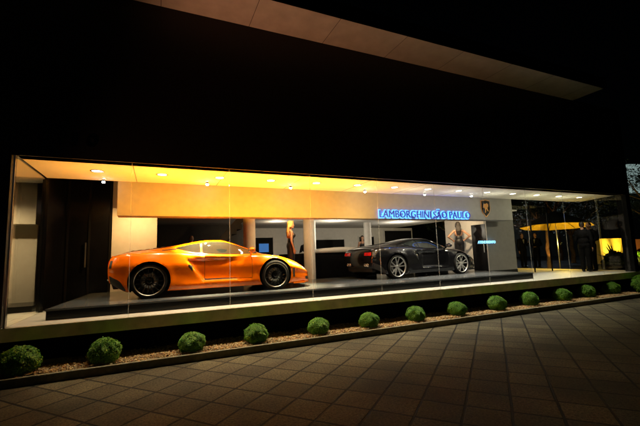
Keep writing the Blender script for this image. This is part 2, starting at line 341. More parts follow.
# glazing
joints=[-2.02]+[-.41+1.6555*k for k in range(9)]+[14.36]
desc=['leftmost narrow front glass pane before the black doors','front glass pane before the orange car tail','front glass pane before the orange car door and roof','front glass pane before the orange car nose and the blonde woman',
 'front glass pane before the gap between the cars','front glass pane before the black car rear wheel','front glass pane before the black car front wheel','front glass pane before the shield emblem','front glass pane before the end of the podium','front glass pane before the yellow parasol','rightmost front glass pane before the men in suits']
for i in range(10):
    a,b=joints[i],joints[i+1]
    g=empty('glass_pane',(a,GY,FL),0,desc[i] if i<9 else desc[10],'glass pane','frameless glass panes of the front')
    boxo('sheet',.005,b-a-.005,0,.012,.004,CE-FL-.003,M['glass'],g)
    if i: boxo('seal',-.0034,.0034,.002,.010,.004,CE-FL-.003,M['seal'],g)
g=empty('glass_side_wall',(-2.02,GY,FL),0,'left end glass wall mirroring the lit interior','glass wall')
boxo('sheet',-.006,.006,.02,1.80,.004,CE-FL-.003,M['glass'],g); boxo('mullion',-.04,.04,1.805,1.86,.0,3.4,M['black'],g); boxo('top_rail',-.025,.025,.02,1.80,CE-FL-.002,CE-FL+.05,M['black'],g)
boxo('corner_bead',-.012,.012,-.004,.018,.0,CE-FL-.003,M['metal'],g)
ea=math.atan2(8.6-GY,.57)
g=empty('glass_end_wall',(14.36,GY,FL),ea,'right end glass wall beside the men in suits','glass wall')
boxo('sheet',.03,1.8,-.006,.006,.004,CE-FL-.003,M['glass'],g); boxo('seal',1.0,1.008,-.008,.008,.004,CE-FL-.004,M['seal'],g)
g=empty('rear_glass_wall',(11.95,9.25,FL),0,'rear glass screen between display box and dark patio','glass wall')
boxo('sheet',0,3.0,0,.012,.004,CE-FL-.003,M['glass'],g)
for x in (0,1.0,2.0): boxo('mullion',x-.02,x+.02,-.01,.025,0,CE-FL-.003,M['black'],g)
# ------------------------------------------------------------------ lamps
WARM=(1,.90,.68); ORG=(1,.35,.010)
pos=['above the black doors, leftmost of the row','above the orange car tail','above the orange car engine lid','above the orange car door','above the orange car windscreen','above the orange car nose','just right of the gap between the cars','above the black car rear wheel','above the first letters of the blue sign','above the last letters of the blue sign','above the shield emblem','just past the white wall','above the parasol','rightmost of the row, by the suited men']
for i in range(14):
    x=-1.04+1.1165*i
    e=empty('downlight',(x,7.72,CE),0,'recessed ceiling downlight '+pos[i],'downlight','recessed downlights in the display ceiling')
    bm=bmesh.new(); lathe(bm,[(.085,-.003),(.105,-.006),(.115,-.001)],28); bm_obj('trim',bm,M['metal'],e,True)
    bm=bmesh.new(); lathe(bm,[(.001,-.002),(.083,-.002)],28); bm_obj('lens',bm,M['lamp'],e)
    spot((x,7.72,CE-.02),[36,170,250,260,260,240,230,230,210,180,140,115,95,70][i],WARM if i>5 else (1,.86,.58),92,.9,(x,7.35,PD))
for i,(x,y,lab) in enumerate([(-1.01,8.4,'beside the black doors'),(.99,8.15,'over the orange car engine'),(2.91,8.1,'over the orange car nose'),(5.02,8.15,'left of the blue sign'),(7.01,8.15,'over the blue sign middle'),(8.72,8.05,'over the blue sign end')]):
    e=empty('spotlight_head',(x,y,CE),0,'small bright spotlight head hanging from the ceiling '+lab,'spotlight','spotlight heads under the ceiling')
    bm=bmesh.new(); capsule(bm,(0,0,-.005),(0,0,-.028),.008,.008); bm_obj('stem',bm,M['metal'],e)
    bm=bmesh.new(); lathe(bm,[(.02,-.028),(.034,-.032),(.036,-.06),(.030,-.06),(.026,-.05)],20); bm_obj('housing',bm,M['black'],e,True)
    bm=bmesh.new(); ellip(bm,(0,0,-.072),(.030,.030,.024),n=12); bm_obj('lens',bm,M['spotlens'],e,True)
    spot((x,y,CE-.105),[80,2600,2600,170,520,520][i],(1,.84,.45) if i<3 else WARM,58,.9,(x-.03,8.42,PD))
for x,y,e_,c in [(-1.0,7.5,24,(1,.44,.06)),(.2,7.5,60,ORG),(1.3,7.5,104,ORG),(2.5,7.5,104,ORG),(3.6,7.5,58,(1,.42,.03)),(4.9,7.8,34,(1,.58,.12)),(6.3,7.8,16,(1,.82,.5)),(7.9,7.8,15,(1,.92,.68)),(9.5,7.8,15,(1,.95,.68)),(11.2,7.8,15,(1,.96,.60)),(12.8,7.8,15,(1,.96,.60))]:  # added bare lamps without fixtures; orange uplights tint ceiling and bulkhead
    spot((x,y+.05,2.32),e_*1.55,c,172,.12,(x,y+.05,9)) if x<5.5 else point((x,y,2.80),e_*.6,c)
point((6.5,12.8,2.5),60,(1,.88,.66)); point((9.9,13.2,2.5),60,(1,.9,.72)); point((4.2,13.4,2.7),22,(1,.8,.55))  # added bare lamps without fixtures, brighten the rear room
e=empty('downlight',(-2.83,8.6,CE),0,'lone recessed downlight in the side bay behind the left glass','downlight')
bm=bmesh.new(); lathe(bm,[(.085,-.003),(.105,-.006),(.115,-.001)],28); bm_obj('trim',bm,M['metal'],e,True)
bm=bmesh.new(); lathe(bm,[(.001,-.002),(.083,-.002)],28); bm_obj('lens',bm,M['lamp'],e)
spot((-2.83,8.6,CE-.02),170,(1,.78,.45),140,.8)
for x,y,e_,cc,lab,tg in [(-.45,9.5,120,(1,.60,.20),'behind the bulkhead over the orange car tail',(-.5,10.6,1.4)),(3.5,9.55,80,(1,.62,.25),'behind the bulkhead over the blonde woman',(3.5,10.8,1.2)),(9.35,9.35,110,(1,.74,.42),'behind the bulkhead over the dark haired woman',(10.0,10.2,1.6)),(5.6,9.6,60,(1,.8,.5),'behind the bulkhead over the gap between the cars',(5.2,11.3,1.2))]:  # added lamps out of view, brighten pier, columns, women and desk
    e=empty('downlight',(x,y,2.95),0,'added unseen downlight '+lab,'downlight','added unseen downlights in the rear room')
    bm=bmesh.new(); lathe(bm,[(.085,-.003),(.105,-.006),(.115,-.001)],28); bm_obj('trim',bm,M['metal'],e,True)
    bm=bmesh.new(); lathe(bm,[(.001,-.002),(.083,-.002)],28); bm_obj('lens',bm,M['lamp'],e)
    spot((x,y,2.92),e_,cc,140,.8,tg)
fl=empty('garden_floodlight',(-2.62,6.50,.09),0,'small lit floodlight in the bed at the left edge, aimed up along the front','floodlight')
boxo('bracket',-.02,.02,-.03,.03,0,.06,M['black'],fl); boxo('housing',-.09,.09,-.07,.07,.061,.17,M['black'],fl,bevel=.01); boxo('lens',-.075,.075,-.055,.055,.171,.175,emit('sodium_lens',(1,.62,.2),8),fl)
spot((-2.62,6.50,.30),430,(1,.36,.17),52,1.,(2.9,6.1,6.3))
# ------------------------------------------------------------------ signs
def text_obj(name,s,size,m,off=0.,ext=.01,parent=None,loc=(0,0,0),width=None,rz=0):
    cu=bpy.data.curves.new(name,'FONT'); cu.body=s; cu.size=size; cu.offset=off; cu.extrude=ext; cu.resolution_u=4
    o=bpy.data.objects.new(name+'_tmp',cu); COL.objects.link(o); dg=bpy.context.evaluated_depsgraph_get(); dg.update()
    me=bpy.data.meshes.new_from_object(o.evaluated_get(dg)); bpy.data.objects.remove(o)
    xs=[v.co.x for v in me.vertices]; x0,x1=min(xs),max(xs); s_=(width/(x1-x0)) if width else 1
    for v in me.vertices:
        x,y,z=(v.co.x-x0)*s_,v.co.y,v.co.z; v.co=(x,-z,y)
    bm=bmesh.new(); bm.from_mesh(me); bpy.data.meshes.remove(me); seen=set(); comps=[]
    for v0 in bm.verts:
        if v0 in seen: continue
        st_=[v0]; seen.add(v0); comp=[]
        while st_:
            q=st_.pop(); comp.append(q)
            for e_ in q.link_edges:
                w2=e_.other_vert(q)
                if w2 not in seen: seen.add(w2); st_.append(w2)
        comps.append([min(q.co.x for q in comp),max(q.co.x for q in comp),comp])
    comps.sort(key=lambda c:c[0]); groups=[]
    for c in comps:
        if groups and c[0]<groups[-1][1]-.3*(c[1]-c[0]): groups[-1][1]=max(groups[-1][1],c[1]); groups[-1][2]+=c[2]
        else: groups.append(c)
    for g_ in groups:
        vs=list(g_[2]); ix={q:i for i,q in enumerate(vs)}; fs=[[ix[q] for q in f_.verts] for f_ in bm.faces if f_.verts[0] in ix]
        r=pyd(name,[q.co for q in vs],fs,m,parent); r.location=loc; r.rotation_euler=(0,0,rz)
    bm.free(); return r
sg=empty('illuminated_sign',(5.68,BK-.06,2.60),0,'blue glowing letters of the showroom name along the bulkhead','sign')
text_obj('letter','LAMBORGHINI SÃO PAULO',.29,emit('letter_face',(.0,.012,.30),.8),.0,.012,sg,(0,-.02,0),3.42)
text_obj('letter_glow','LAMBORGHINI SÃO PAULO',.29,emit('letter_halo',(.08,.31,1.),2.8),.030,.004,sg,(-.02,.02,0),3.46)
for k_ in range(9): point((5.85+.39*k_,BK-.014,2.70),2.2,(.02,.12,1),.005)
s2=empty('small_illuminated_sign',(9.87,9.0,1.81),.12,'small pale blue lit lettering beside the side door','sign')
text_obj('letter','ATENDIMENTO',.125,emit('small_letter',(.22,.62,1),2.2),.003,.006,s2,(0,0,0),.98)
boxo('rail',-.01,.99,.012,.02,-.02,-.008,M['metal'],s2); boxo('bracket',.98,1.06,.012,.02,-.02,-.008,M['metal'],s2)
hn=empty('house_number',(-1.50,GY-.02,3.52),0,'black house number on the dark wall above the left glass corner','house number')
for k_,ch in enumerate('110'): text_obj('digit',ch,.26,M['black'],.004,.002,hn,(.2*k_,.016,0),.07 if ch=='1' else .16)
# shield emblem
se=empty('shield_emblem',(9.87,BK-.012,2.94),0,'black and gold shield emblem with a bull on the bulkhead','emblem')
sh=[(-.2,.27),(0,.30),(.2,.27),(.205,.0),(.15,-.15),(0,-.29),(-.15,-.15),(-.205,.0)]
def flat(name,poly,y0,y1,m,par,s=1.):
    v=[(x*s,y0,z*s) for x,z in poly]+[(x*s,y1,z*s) for x,z in poly]; n_=len(poly)
    f=[tuple(range(n_)),tuple(range(2*n_-1,n_-1,-1))]+[(i,i+n_,(i+1)%n_+n_,(i+1)%n_) for i in range(n_)]
    return pyd(name,v,f,m,par)
GOLD=mat('emblem_gold',(.75,.36,.12),.35,metal=.6)
flat('rim',sh,-.02,.0,GOLD,se,1.0); flat('field',sh,-.028,-.021,M['black'],se,.90)
bull=[(-.13,.10),(-.09,.17),(-.02,.16),(.05,.19),(.11,.14),(.10,.06),(.06,.03),(.075,-.04),(.11,-.10),(.06,-.09),(.03,-.02),(-.01,-.04),(-.02,-.12),(-.07,-.17),(-.055,-.10),(-.05,-.02),(-.09,.03),(-.15,.03),(-.12,.07)]
flat('bull',bull,-.036,-.029,GOLD,se,.95)
# ------------------------------------------------------------------ cars
def interp(tab,x):
    if x<=tab[0][0]: return tab[0][1]
    if x>=tab[-1][0]: return tab[-1][1]
    for i in range(len(tab)-1):
        if x<=tab[i+1][0]:
            x0,y0=tab[i];x1,y1=tab[i+1]; h=x1-x0;t=(x-x0)/h
            def sl(j):
                if j<=0 or j>=len(tab)-1:
                    a,b=(tab[0],tab[1]) if j<=0 else (tab[-2],tab[-1]); return (b[1]-a[1])/(b[0]-a[0])
                d0=(tab[j][1]-tab[j-1][1])/(tab[j][0]-tab[j-1][0]); d1=(tab[j+1][1]-tab[j][1])/(tab[j+1][0]-tab[j][0])
                return 0 if d0*d1<=0 else 2*d0*d1/(d0+d1)
            m0,m1=sl(i)*h,sl(i+1)*h
            return (2*t**3-3*t*t+1)*y0+(t**3-2*t*t+t)*m0+(3*t*t-2*t**3)*y1+(t**3-t*t)*m1
TW=[(-.82,.76),(-.7,.84),(-.5,.905),(-.2,.945),(.1,.95),(.5,.935),(.9,.905),(1.4,.89),(1.9,.90),(2.3,.93),(2.6,.935),(2.85,.915),(3.1,.86),(3.28,.77),(3.40,.66),(3.48,.52)]
TB=[(-.82,.30),(-.6,.20),(-.4,.14),(0,.12),(2.9,.115),(3.48,.13)]
TCZ=[(-.82,.64),(0,.67),(.6,.63),(1.5,.58),(2.3,.58),(2.8,.54),(3.2,.45),(3.48,.34)]
TSZ=[(-.82,.785),(-.6,.84),(-.3,.865),(.1,.88),(.5,.86),(.9,.815),(1.4,.775),(1.9,.76),(2.3,.765),(2.6,.745),(2.85,.69),(3.1,.60),(3.3,.505),(3.48,.41)]
TSD=[(-.82,.07),(0,.10),(.8,.075),(1.5,.05),(2.1,.07),(2.6,.15),(3.1,.17),(3.48,.12)]
TBY=[(-.82,.68),(-.3,.70),(.3,.70),(.8,.735),(1.3,.765),(1.8,.755),(2.2,.70),(2.5,.60),(3.0,.52),(3.48,.30)]
TBZ=[(-.82,.825),(-.6,.875),(-.3,.905),(.3,.915),(.8,.855),(1.4,.81),(1.9,.795),(2.3,.80),(2.6,.765),(3.0,.655),(3.3,.53),(3.48,.425)]
TRY=[(-.82,.50),(-.3,.46),(.3,.47),(.8,.52),(1.2,.55),(1.6,.56),(2.0,.57),(2.3,.50),(2.6,.34),(3.48,.15)]
TRZ=[(-.82,.842),(-.6,.895),(-.3,.935),(.1,.975),(.5,1.03),(.8,1.075),(1.15,1.115),(1.4,1.112),(1.65,1.06),(1.9,.975),(2.15,.88),(2.35,.815),(2.6,.775),(3.0,.67),(3.3,.53),(3.48,.40)]
TC=[(-.82,.852),(-.6,.91),(-.3,.955),(.1,1.0),(.5,1.062),(.8,1.115),(1.15,1.16),(1.4,1.163),(1.65,1.118),(1.9,1.03),(2.15,.925),(2.38,.835),(2.6,.79),(3.0,.685),(3.3,.545),(3.48,.405)]
def sstep(a,b,x):
    t=max(0,min(1,(x-a)/(b-a))); return t*t*(3-2*t)
def keys(x):
    W=interp(TW,x); zb=interp(TB,x)
    return [(W*.55,zb),(W-.06,zb+.01),(W-.015,zb+.11),(W-.02,(zb+.11+interp(TCZ,x))/2),(W,interp(TCZ,x)),(W-interp(TSD,x),interp(TSZ,x)),(min(interp(TBY,x),W-.14),interp(TBZ,x)),(min(interp(TRY,x),W-.2),interp(TRZ,x)),(0,interp(TC,x))]
def disp(x,y,z):
    # recessed door flank running into the rear side scoop
    xe=.60+max(0,.80-z)*.72
    s=sstep(xe,xe+.10,x)*(1-sstep(1.35,2.05,x))*sstep(.26,.31,z)*(1-sstep(.69,.765,z))*sstep(.5,.7,abs(y))
    y2=abs(y)-.080*s
    # sill blade
    y2+=.018*sstep(.5,.7,x)*(1-sstep(1.9,2.1,x))*(1-sstep(.24,.29,z))*sstep(.6,.8,abs(y))
    # wheel arch flares
    for wx in (0,2.56):
        r=math.hypot(x-wx,z-.33); y2+=.018*math.exp(-((r-.40)/.06)**2)*sstep(.6,.8,abs(y))
    xx=x
    if x<-.35: xx=-.35+(x+.35)*.66-.05*(1-((z-.56)/.30)**2)*(1-sstep(-.82,-.5,x))
    if x>3.05: xx+=.16*sstep(3.05,3.48,x)*(.36-z)*2.0*.6
    return xx,math.copysign(y2,y) if y else 0.,z
SUBD=5
def section(x):
    K=keys(x); pts=[]
    ext=[(2*K[0][0]-K[1][0],K[0][1])]+K+[(-K[-2][0],K[-2][1])]
    for i in range(1,len(ext)-2):
        p0,p1,p2,p3=ext[i-1:i+3]
        for s in range(SUBD):
            t=s/SUBD; q=[]
            for c in (0,1):
                cr=.5*((2*p1[c])+(-p0[c]+p2[c])*t+(2*p0[c]-5*p1[c]+4*p2[c]-p3[c])*t*t+(-p0[c]+3*p1[c]-3*p2[c]+p3[c])*t**3)
                li=p1[c]+(p2[c]-p1[c])*t; q.append(.6*cr+.4*li)
            pts.append(tuple(q))
    pts.append(K[-1]); return pts     # from lower side up to centre, y>=0
def side_pt(x,z,off=0.):
    """point on the +y flank at height z (moved outwards by off)"""
    S=section(x)
    for a,b in zip(S[3:],S[4:]):
        if a[1]<=z<=b[1] and b[1]>a[1]:
            t=(z-a[1])/(b[1]-a[1]); y=a[0]+(b[0]-a[0])*t
            ny,nz=(b[1]-a[1]),-(b[0]-a[0]); l=math.hypot(ny,nz)
            X,Y,Z=disp(x,y,z); return (X,Y+off*ny/l,Z+off*nz/l)
    y,z=S[-1]; X,Y,Z=disp(x,y,z); return (X,Y,Z+off)
def patch(name,xs,zlo,zhi,m,parent,off=.004,rows=6,side=1,thick=.004):
    v=[];f=[];nr=rows+1
    for x in xs:
        a,b=zlo(x),zhi(x)
        for j in range(nr):
            p=side_pt(x,a+(b-a)*j/rows,off); v.append((p[0],p[1]*side,p[2]))
    nx=len(xs)
    for i in range(nx-1):
        for j in range(rows):
            q=(i*nr+j,(i+1)*nr+j,(i+1)*nr+j+1,i*nr+j+1); f.append(q if side<0 else q[::-1])
    return pyd(name,v,f,m,parent,True)
def lin(pts): return lambda x: (lambda P:[P[i][1]+(P[i+1][1]-P[i][1])*(x-P[i][0])/(P[i+1][0]-P[i][0]) for i in range(len(P)-1) if P[i][0]<=x<=P[i+1][0]+1e-9][0])(pts)
def frange(a,b,n): return [a+(b-a)*i/n for i in range(n+1)]
def top_patch(name,xs,tr,m,parent,off=.004,cols=10):
    """panel on the top surface between y=-tr(x)..tr(x), following the body"""
    v=[];f=[]
    for x in xs:
        S=section(x); w_=tr(x)
        for j in range(cols+1):
            y=-w_+2*w_*j/cols; ay=abs(y); z=S[-1][1]
            for a,b in zip(S[15:],S[16:]):
                if b[0]<=ay<=a[0] and a[0]>b[0]: z=a[1]+(b[1]-a[1])*(a[0]-ay)/(a[0]-b[0]); break
            X,Y,Z=disp(x,y,z); v.append((X,Y,Z+off))
    n_=cols+1
    for i in range(len(xs)-1):
        for j in range(cols): f.append((i*n_+j,(i+1)*n_+j,(i+1)*n_+j+1,i*n_+j+1))
    return pyd(name,v,f,m,parent,True)
def body_mesh(paint,inner):
    xs=[];x=-.82
    while x<3.48: xs.append(x); x+=.03
    xs.append(3.48); rings=[]
    def ring(x,sc=1.,dx=0):
        S=section(x); cz=(S[0][1]+S[-1][1])/2
        S=[(a*sc,cz+(b-cz)*sc) for a,b in S]
        R=[disp(x,y,z) for y,z in S]; full=[(X+dx,Y,Z) for X,Y,Z in R]+[(X+dx,-Y,Z) for X,Y,Z in R[-2::-1]]
        return full
    rings.append(ring(-.82,.90,-.028)); rings.append(ring(-.82,.97,-.02))
    rings+= [ring(x) for x in xs]
    rings.append(ring(3.48,.93,.018)); rings.append(ring(3.48,.80,.03))
    v=[p for r in rings for p in r]; n_=len(rings[0]); f=[]
    for i in range(len(rings)-1):
        for j in range(n_):
            k_=(j+1)%n_; f.append((i*n_+j,(i+1)*n_+j,(i+1)*n_+k_,i*n_+k_))
    for base,rev in ((0,True),((len(rings)-1)*n_,False)):
        ring_=[base+j for j in range(n_)]; h=n_//2
        for j in range(h):   # quads strip across
            a,b,c,d=ring_[j],ring_[j+1],ring_[n_-2-j] if n_-2-j>j+1 else None,ring_[n_-1-j]
            q=[a,b,c,d] if c is not None else [a,b,d]
            if len(set(q))<3: continue
            f.append(tuple(q if not rev else q[::-1]))
    me=bpy.data.meshes.new('body'); me.from_pydata(v,[],f); me.materials.append(paint); me.materials.append(inner)
    bm=bmesh.new(); bm.from_mesh(me); bmesh.ops.recalc_face_normals(bm,faces=bm.faces); bm.to_mesh(me); bm.free()
    o=bpy.data.objects.new('body_tmp',me); COL.objects.link(o)
    cb=bmesh.new()
    for wx,r in ((0,.385),(2.56,.372)):
        for s in (-1,1):
            rr=lathe(cb,[(r,s*.50),(r,s*1.3)],48,'Y',(wx,0,.335)); cb.faces.new(rr[0]); cb.faces.new(rr[1][::-1])
    bmesh.ops.recalc_face_normals(cb,faces=cb.faces)
    cm=bpy.data.meshes.new('cut'); cb.to_mesh(cm); cb.free(); cm.materials.append(paint); cm.materials.append(inner)
    for p in cm.polygons: p.material_index=1
    c=bpy.data.objects.new('cut',cm); COL.objects.link(c)
    md=o.modifiers.new('b','BOOLEAN'); md.operation='DIFFERENCE'; md.object=c; md.solver='EXACT'
    dg=bpy.context.evaluated_depsgraph_get(); dg.update()
    me2=bpy.data.meshes.new_from_object(o.evaluated_get(dg)); me2.name='body'
    bpy.data.objects.remove(o); bpy.data.objects.remove(c)
    for p in me2.polygons: p.use_smooth=(p.material_index==0)
    return me2
M['tyre']=mat('tyre_rubber',(.005,.005,.005),.8,bump=.1,spec=.2)
M['rimblack']=mat('black_alloy',(.02,.02,.022),.22,metal=.7)
M['rimlip']=mat('machined_lip',(.30,.29,.27),.3,metal=1.)
M['rimsilver']=mat('silver_alloy',(.52,.51,.49),.30,metal=.75)
M['carglass']=mat('tinted_glass',(.012,.014,.013),.03,var=.05,spec=.5,coat=.3)
M['carblack']=mat('car_black_plastic',(.008,.008,.008),.5)
M['red_lens']=mat('tail_lens',(.5,.01,.008),.1,coat=1.,emis=(1,.02,.01),estr=.12)
M['headlens']=mat('head_lens',(.12,.12,.12),.05,coat=1.)
M['chrome']=mat('chrome',(.7,.7,.7),.12,metal=1.)
M['trim_black']=mat('gap_black',(.003,.003,.003),.7)
def wheel(parent,x,y,side,style,R):
    w_=bpy.data.objects.new('wheel',None); COL.objects.link(w_); w_.parent=parent; w_.location=(x,y*side,R); w_.empty_display_size=.1
    wd=.14 if x<1 else .115
    bm=bmesh.new(); r=R
    lathe(bm,[(r-.062,-wd*.95),(r-.045,-wd),(r-.02,-wd*.93),(r,-wd*.75),(r,wd*.75),(r-.02,wd*.93),(r-.042,wd),(r-.060,wd*.96),(r-.062,wd*.8)],56,'Y'); bm_obj('tyre',bm,M['tyre'],w_,True)
    rim=M['rimblack'] if style=='many' else M['rimsilver']; rr=r-.061
    s=side; bm=bmesh.new()
    lathe(bm,[(rr-.03,-s*wd*.9),(rr-.02,s*wd*.55),(rr-.012,s*wd*.82)],56,'Y'); lathe(bm,[(.001,s*wd*.15),(rr-.03,s*wd*.05)],40,'Y'); bm_obj('rim_barrel',bm,M['rimblack'],w_,True)
    bm=bmesh.new(); lathe(bm,[(rr-.014,s*wd*.80),(rr-.004,s*wd*.98),(rr+.006,s*wd*.98),(rr+.004,s*wd*.8)],64,'Y')
    bm_obj('rim_lip',bm,M['rimlip'] if style=='many' else rim,w_,True)
    bm=bmesh.new()
    def spoke(a0,a1,w0,w1,r0=.04,r1=rr-.012,y0=.62,y1=.86,th=.02):
        def pt(r_,a,wv,yy): 
            ca,sa=math.cos(a),math.sin(a); return (r_*ca-wv*sa,s*wd*yy,r_*sa+wv*ca)
        A=[pt(r0,a0,-w0,y0),pt(r0,a0,w0,y0),pt(r1,a1,w1,y1),pt(r1,a1,-w1,y1)]
        B=[(p[0],p[1]-s*th,p[2]) for p in A]; vs=[bm.verts.new(p) for p in A+B]
        for q in ((0,1,2,3),(7,6,5,4),(0,4,5,1),(1,5,6,2),(2,6,7,3),(3,7,4,0)): bm.faces.new([vs[i] for i in q])
    if style=='many':
        for k_ in range(15): a=2*PI*k_/15; spoke(a,a,.007,.0065)
    else:
        for k_ in range(5):
            a=2*PI*k_/5+.3; spoke(a-.06,a-.24,.013,.017); spoke(a+.06,a+.24,.013,.017); spoke(a,a,.036,.022,.03,.11,.63,.70)
    bmesh.ops.recalc_face_normals(bm,faces=bm.faces)
    lathe(bm,[(.0005,s*wd*.70),(.03,s*wd*.70),(.05,s*wd*.62),(.055,s*wd*.45)],24,'Y')
    sp=bm_obj('spokes',bm,rim,w_)
    if style=='many':
        md=mat('spoke_edge',(.28,.27,.25),.25,metal=.9) if 'spoke_edge' not in bpy.data.materials else bpy.data.materials['spoke_edge']
        bm=bmesh.new()
        for k_ in range(15):
            a=2*PI*k_/15; 
            def pt(r_,wv,yy): return (r_*math.cos(a)-wv*math.sin(a),s*wd*yy,r_*math.sin(a)+wv*math.cos(a))
            q=[pt(.10,-.003,.70),pt(.10,.003,.70),pt(rr-.02,.0035,.88),pt(rr-.02,-.0035,.88)]; bm.faces.new([bm.verts.new(p) for p in q])
        bm_obj('spoke_edges',bm,md,w_)
    bm=bmesh.new(); lathe(bm,[(.08,s*wd*.2),(.165,s*wd*.2),(.165,s*wd*.05),(.08,s*wd*.05)],40,'Y'); bm_obj('brake_disc',bm,M['metal'],w_,True)
    return w_
def make_car(name,label,loc,rz,paint,style,open_lights):
    c=empty(name,loc,rz,label,'car','sports cars displayed on the podium')
    bme=body_mesh(paint,M['trim_black']); b=bpy.data.objects.new('body',bme); COL.objects.link(b); b.parent=c
    md=b.modifiers.new('es','EDGE_SPLIT'); md.split_angle=math.radians(40)
    # side glass: door window + quarter light
    zl=lin([(.50,.965),(.8,.885),(1.2,.838),(1.7,.815),(2.22,.815)]); zh=lin([(.50,.985),(.75,1.04),(1.05,1.085),(1.3,1.096),(1.5,1.085),(1.75,1.01),(2.0,.915),(2.22,.835)])
    for s in (-1,1):
        patch('quarter_window',frange(.50,.97,12),zl,zh,M['carglass'],c,.006,6,s)
        patch('side_window',frange(1.01,2.2,28),zl,zh,M['carglass'],c,.006,6,s)
    top_patch('windscreen',frange(1.62,2.36,16),lin([(1.6,.49),(1.9,.525),(2.2,.53),(2.37,.47)]),M['carglass'],c,.005,14)
    top_patch('rear_window',frange(.42,.80,8),lin([(.4,.36),(.81,.42)]),M['carglass'],c,.005,12)
    # engine lid with louvres
    lid=top_patch('engine_lid',frange(-.62,.36,14),lin([(-.63,.47),(.37,.42)]),paint,c,.006,12)
    for k_ in range(5): top_patch('louvre',frange(-.40+k_*.15,-.32+k_*.15,2),lambda x:.30,M['carblack'],lid,.010,8)
    for s in (-1,1):
        # door
        dlo=lin([(1.0,.30),(2.08,.30)]); dhi=lin([(1.0,.80),(1.5,.775),(2.08,.765)])
        dr=patch('door',frange(1.05,2.03,26),dlo,dhi,paint,c,.005,12,s)
        gp=patch('door_gap',frange(1.043,2.037,26),lambda x:dlo(x)-.006,lambda x:dhi(x)+.006,M['trim_black'],dr,.002,12,s)
        bm=bmesh.new(); p=side_pt(1.16,.71,.012); capsule(bm,(p[0]-.05,p[1]*s,p[2]),(p[0]+.06,p[1]*s,p[2]-.004),.009,.009,8); bm_obj('handle',bm,paint,dr,True)
        # mirror
        bm=bmesh.new(); ellip(bm,(2.02,.955*s,.895),(.075,.10,.062)); p=side_pt(2.05,.80,0)
        capsule(bm,(p[0],p[1]*s*.98,p[2]),(2.03,.90*s,.87),.022,.016,10)
        mr=bm_obj('wing_mirror',bm,paint,c,True)
        bm=bmesh.new(); ellip(bm,(1.95,.96*s,.893),(.008,.082,.048)); bm_obj('mirror_glass',bm,M['chrome'],mr,True)
        # side scoop opening, upper vent, front side vent, sill
        patch('side_intake',frange(.715,.80,8),lin([(.70,.60),(.81,.47)]),lin([(.70,.64),(.81,.60)]),M['carblack'],c,.004,5,s)
        patch('shoulder_vent',frange(.22,.50,8),lin([(.2,.925),(.52,.945)]),lin([(.2,.94),(.52,.968)]),M['carblack'],c,.005,3,s)
        patch('sill',frange(.42,2.16,30),lambda x:.135,lambda x:.215,M['carblack'] if style!='many' else paint,c,.008,3,s)
        patch('front_corner_vent',frange(2.98,3.03,3),lambda x:.26,lambda x:.46,M['carblack'],c,.004,5,s)
        patch('rear_corner_trim',frange(-.82,-.44,8),lin([(-.82,.32),(-.6,.22),(-.44,.17)]),lin([(-.82,.47),(-.6,.37),(-.44,.20)]),M['carblack'],c,.006,4,s)
        patch('rear_corner_grille',frange(-.82,-.76,3),lambda x:.61,lambda x:.75,M['carblack'],c,.006,4,s)
        # headlight
        hl=patch('headlight',frange(2.86,3.24,10),lin([(2.85,.60),(3.0,.52),(3.25,.46)]),lin([(2.85,.655),(3.0,.60),(3.25,.495)]),M['headlens'],c,.005,5,s)
        # side marker
        patch('side_marker',frange(3.06,3.10,2),lambda x:.40,lambda x:.42,M['red_lens'],c,.006,2,s)
        wheel(c,0,.945-.14,s,style,.335); wheel(c,2.56,.935-.115,s,style,.322)
    # rear face furniture
    def rear_box(nm,y0,y1,z0,z1,m,d=.02,par=c,x=-.683):
        def xr(z): return x-.05*(1-((z-.56)/.30)**2)
        bm=bmesh.new(); vs=[bm.verts.new(q) for q in [(xr(z0)-d,y0,z0),(xr(z0)-d,y1,z0),(xr(z1)-d,y1,z1),(xr(z1)-d,y0,z1),(-.55,y0*.99,z0),(-.55,y1*.99,z0),(-.55,y1*.99,z1),(-.55,y0*.99,z1)]]
        for q in ((0,1,2,3),(4,7,6,5),(0,4,5,1),(1,5,6,2),(2,6,7,3),(3,7,4,0)): bm.faces.new([vs[i] for i in q])
        bmesh.ops.recalc_face_normals(bm,faces=bm.faces)
        return bm_obj(nm,bm,m,par,bevel=.006)
    rear_box('rear_grille',-.60,.60,.60,.76,M['carblack'],.0)
    for s in (-1,1):
        a,b_=sorted((s*.36,s*.68)); tl=rear_box('tail_light',a,b_,.665,.755,M['red_lens'],.012)
        a,b_=sorted((s*.45,s*.53)); rear_box('reflector',a,b_,.695,.72,M['chrome'],.016,tl)
        for q in (0,1):
            bm=bmesh.new(); yy=s*(.40+.11*q); lathe(bm,[(.030,-.60),(.030,-.745),(.042,-.75),(.044,-.68),(.044,-.58)],20,'X',(0,yy,.40)); bm_obj('exhaust_tip',bm,M['chrome'],c,True)
    rear_box('diffuser',-.62,.62,.20,.34,M['carblack'],-.02)
    rear_box('number_plate_recess',-.26,.26,.47,.58,M['carblack'],-.002)
    # rear lip spoiler
    v=[];f=[]
    for i in range(17):
        y=-.60+1.2*i/16; z=.848-.02*(abs(y)/.60)**2; v+=[(-.665,y,z+.0),(-.685,y,z+.012),(-.675,y,z+.018),(-.58,y,z+.010)]
    for i in range(16):
        for q in range(4): f.append((i*4+q,i*4+(q+1)%4,i*4+4+(q+1)%4,i*4+4+q))
    f+=[(0,3,2,1),(64,65,66,67)]; pyd('spoiler_lip',v,f,paint if style=='many' else M['carblack'],c)
    # front intakes & splitter
    for s in (-1,1):
        patch('front_intake',frange(3.33,3.45,8),lambda x:.18,lambda x:.25,M['carblack'],c,.006,4,s)
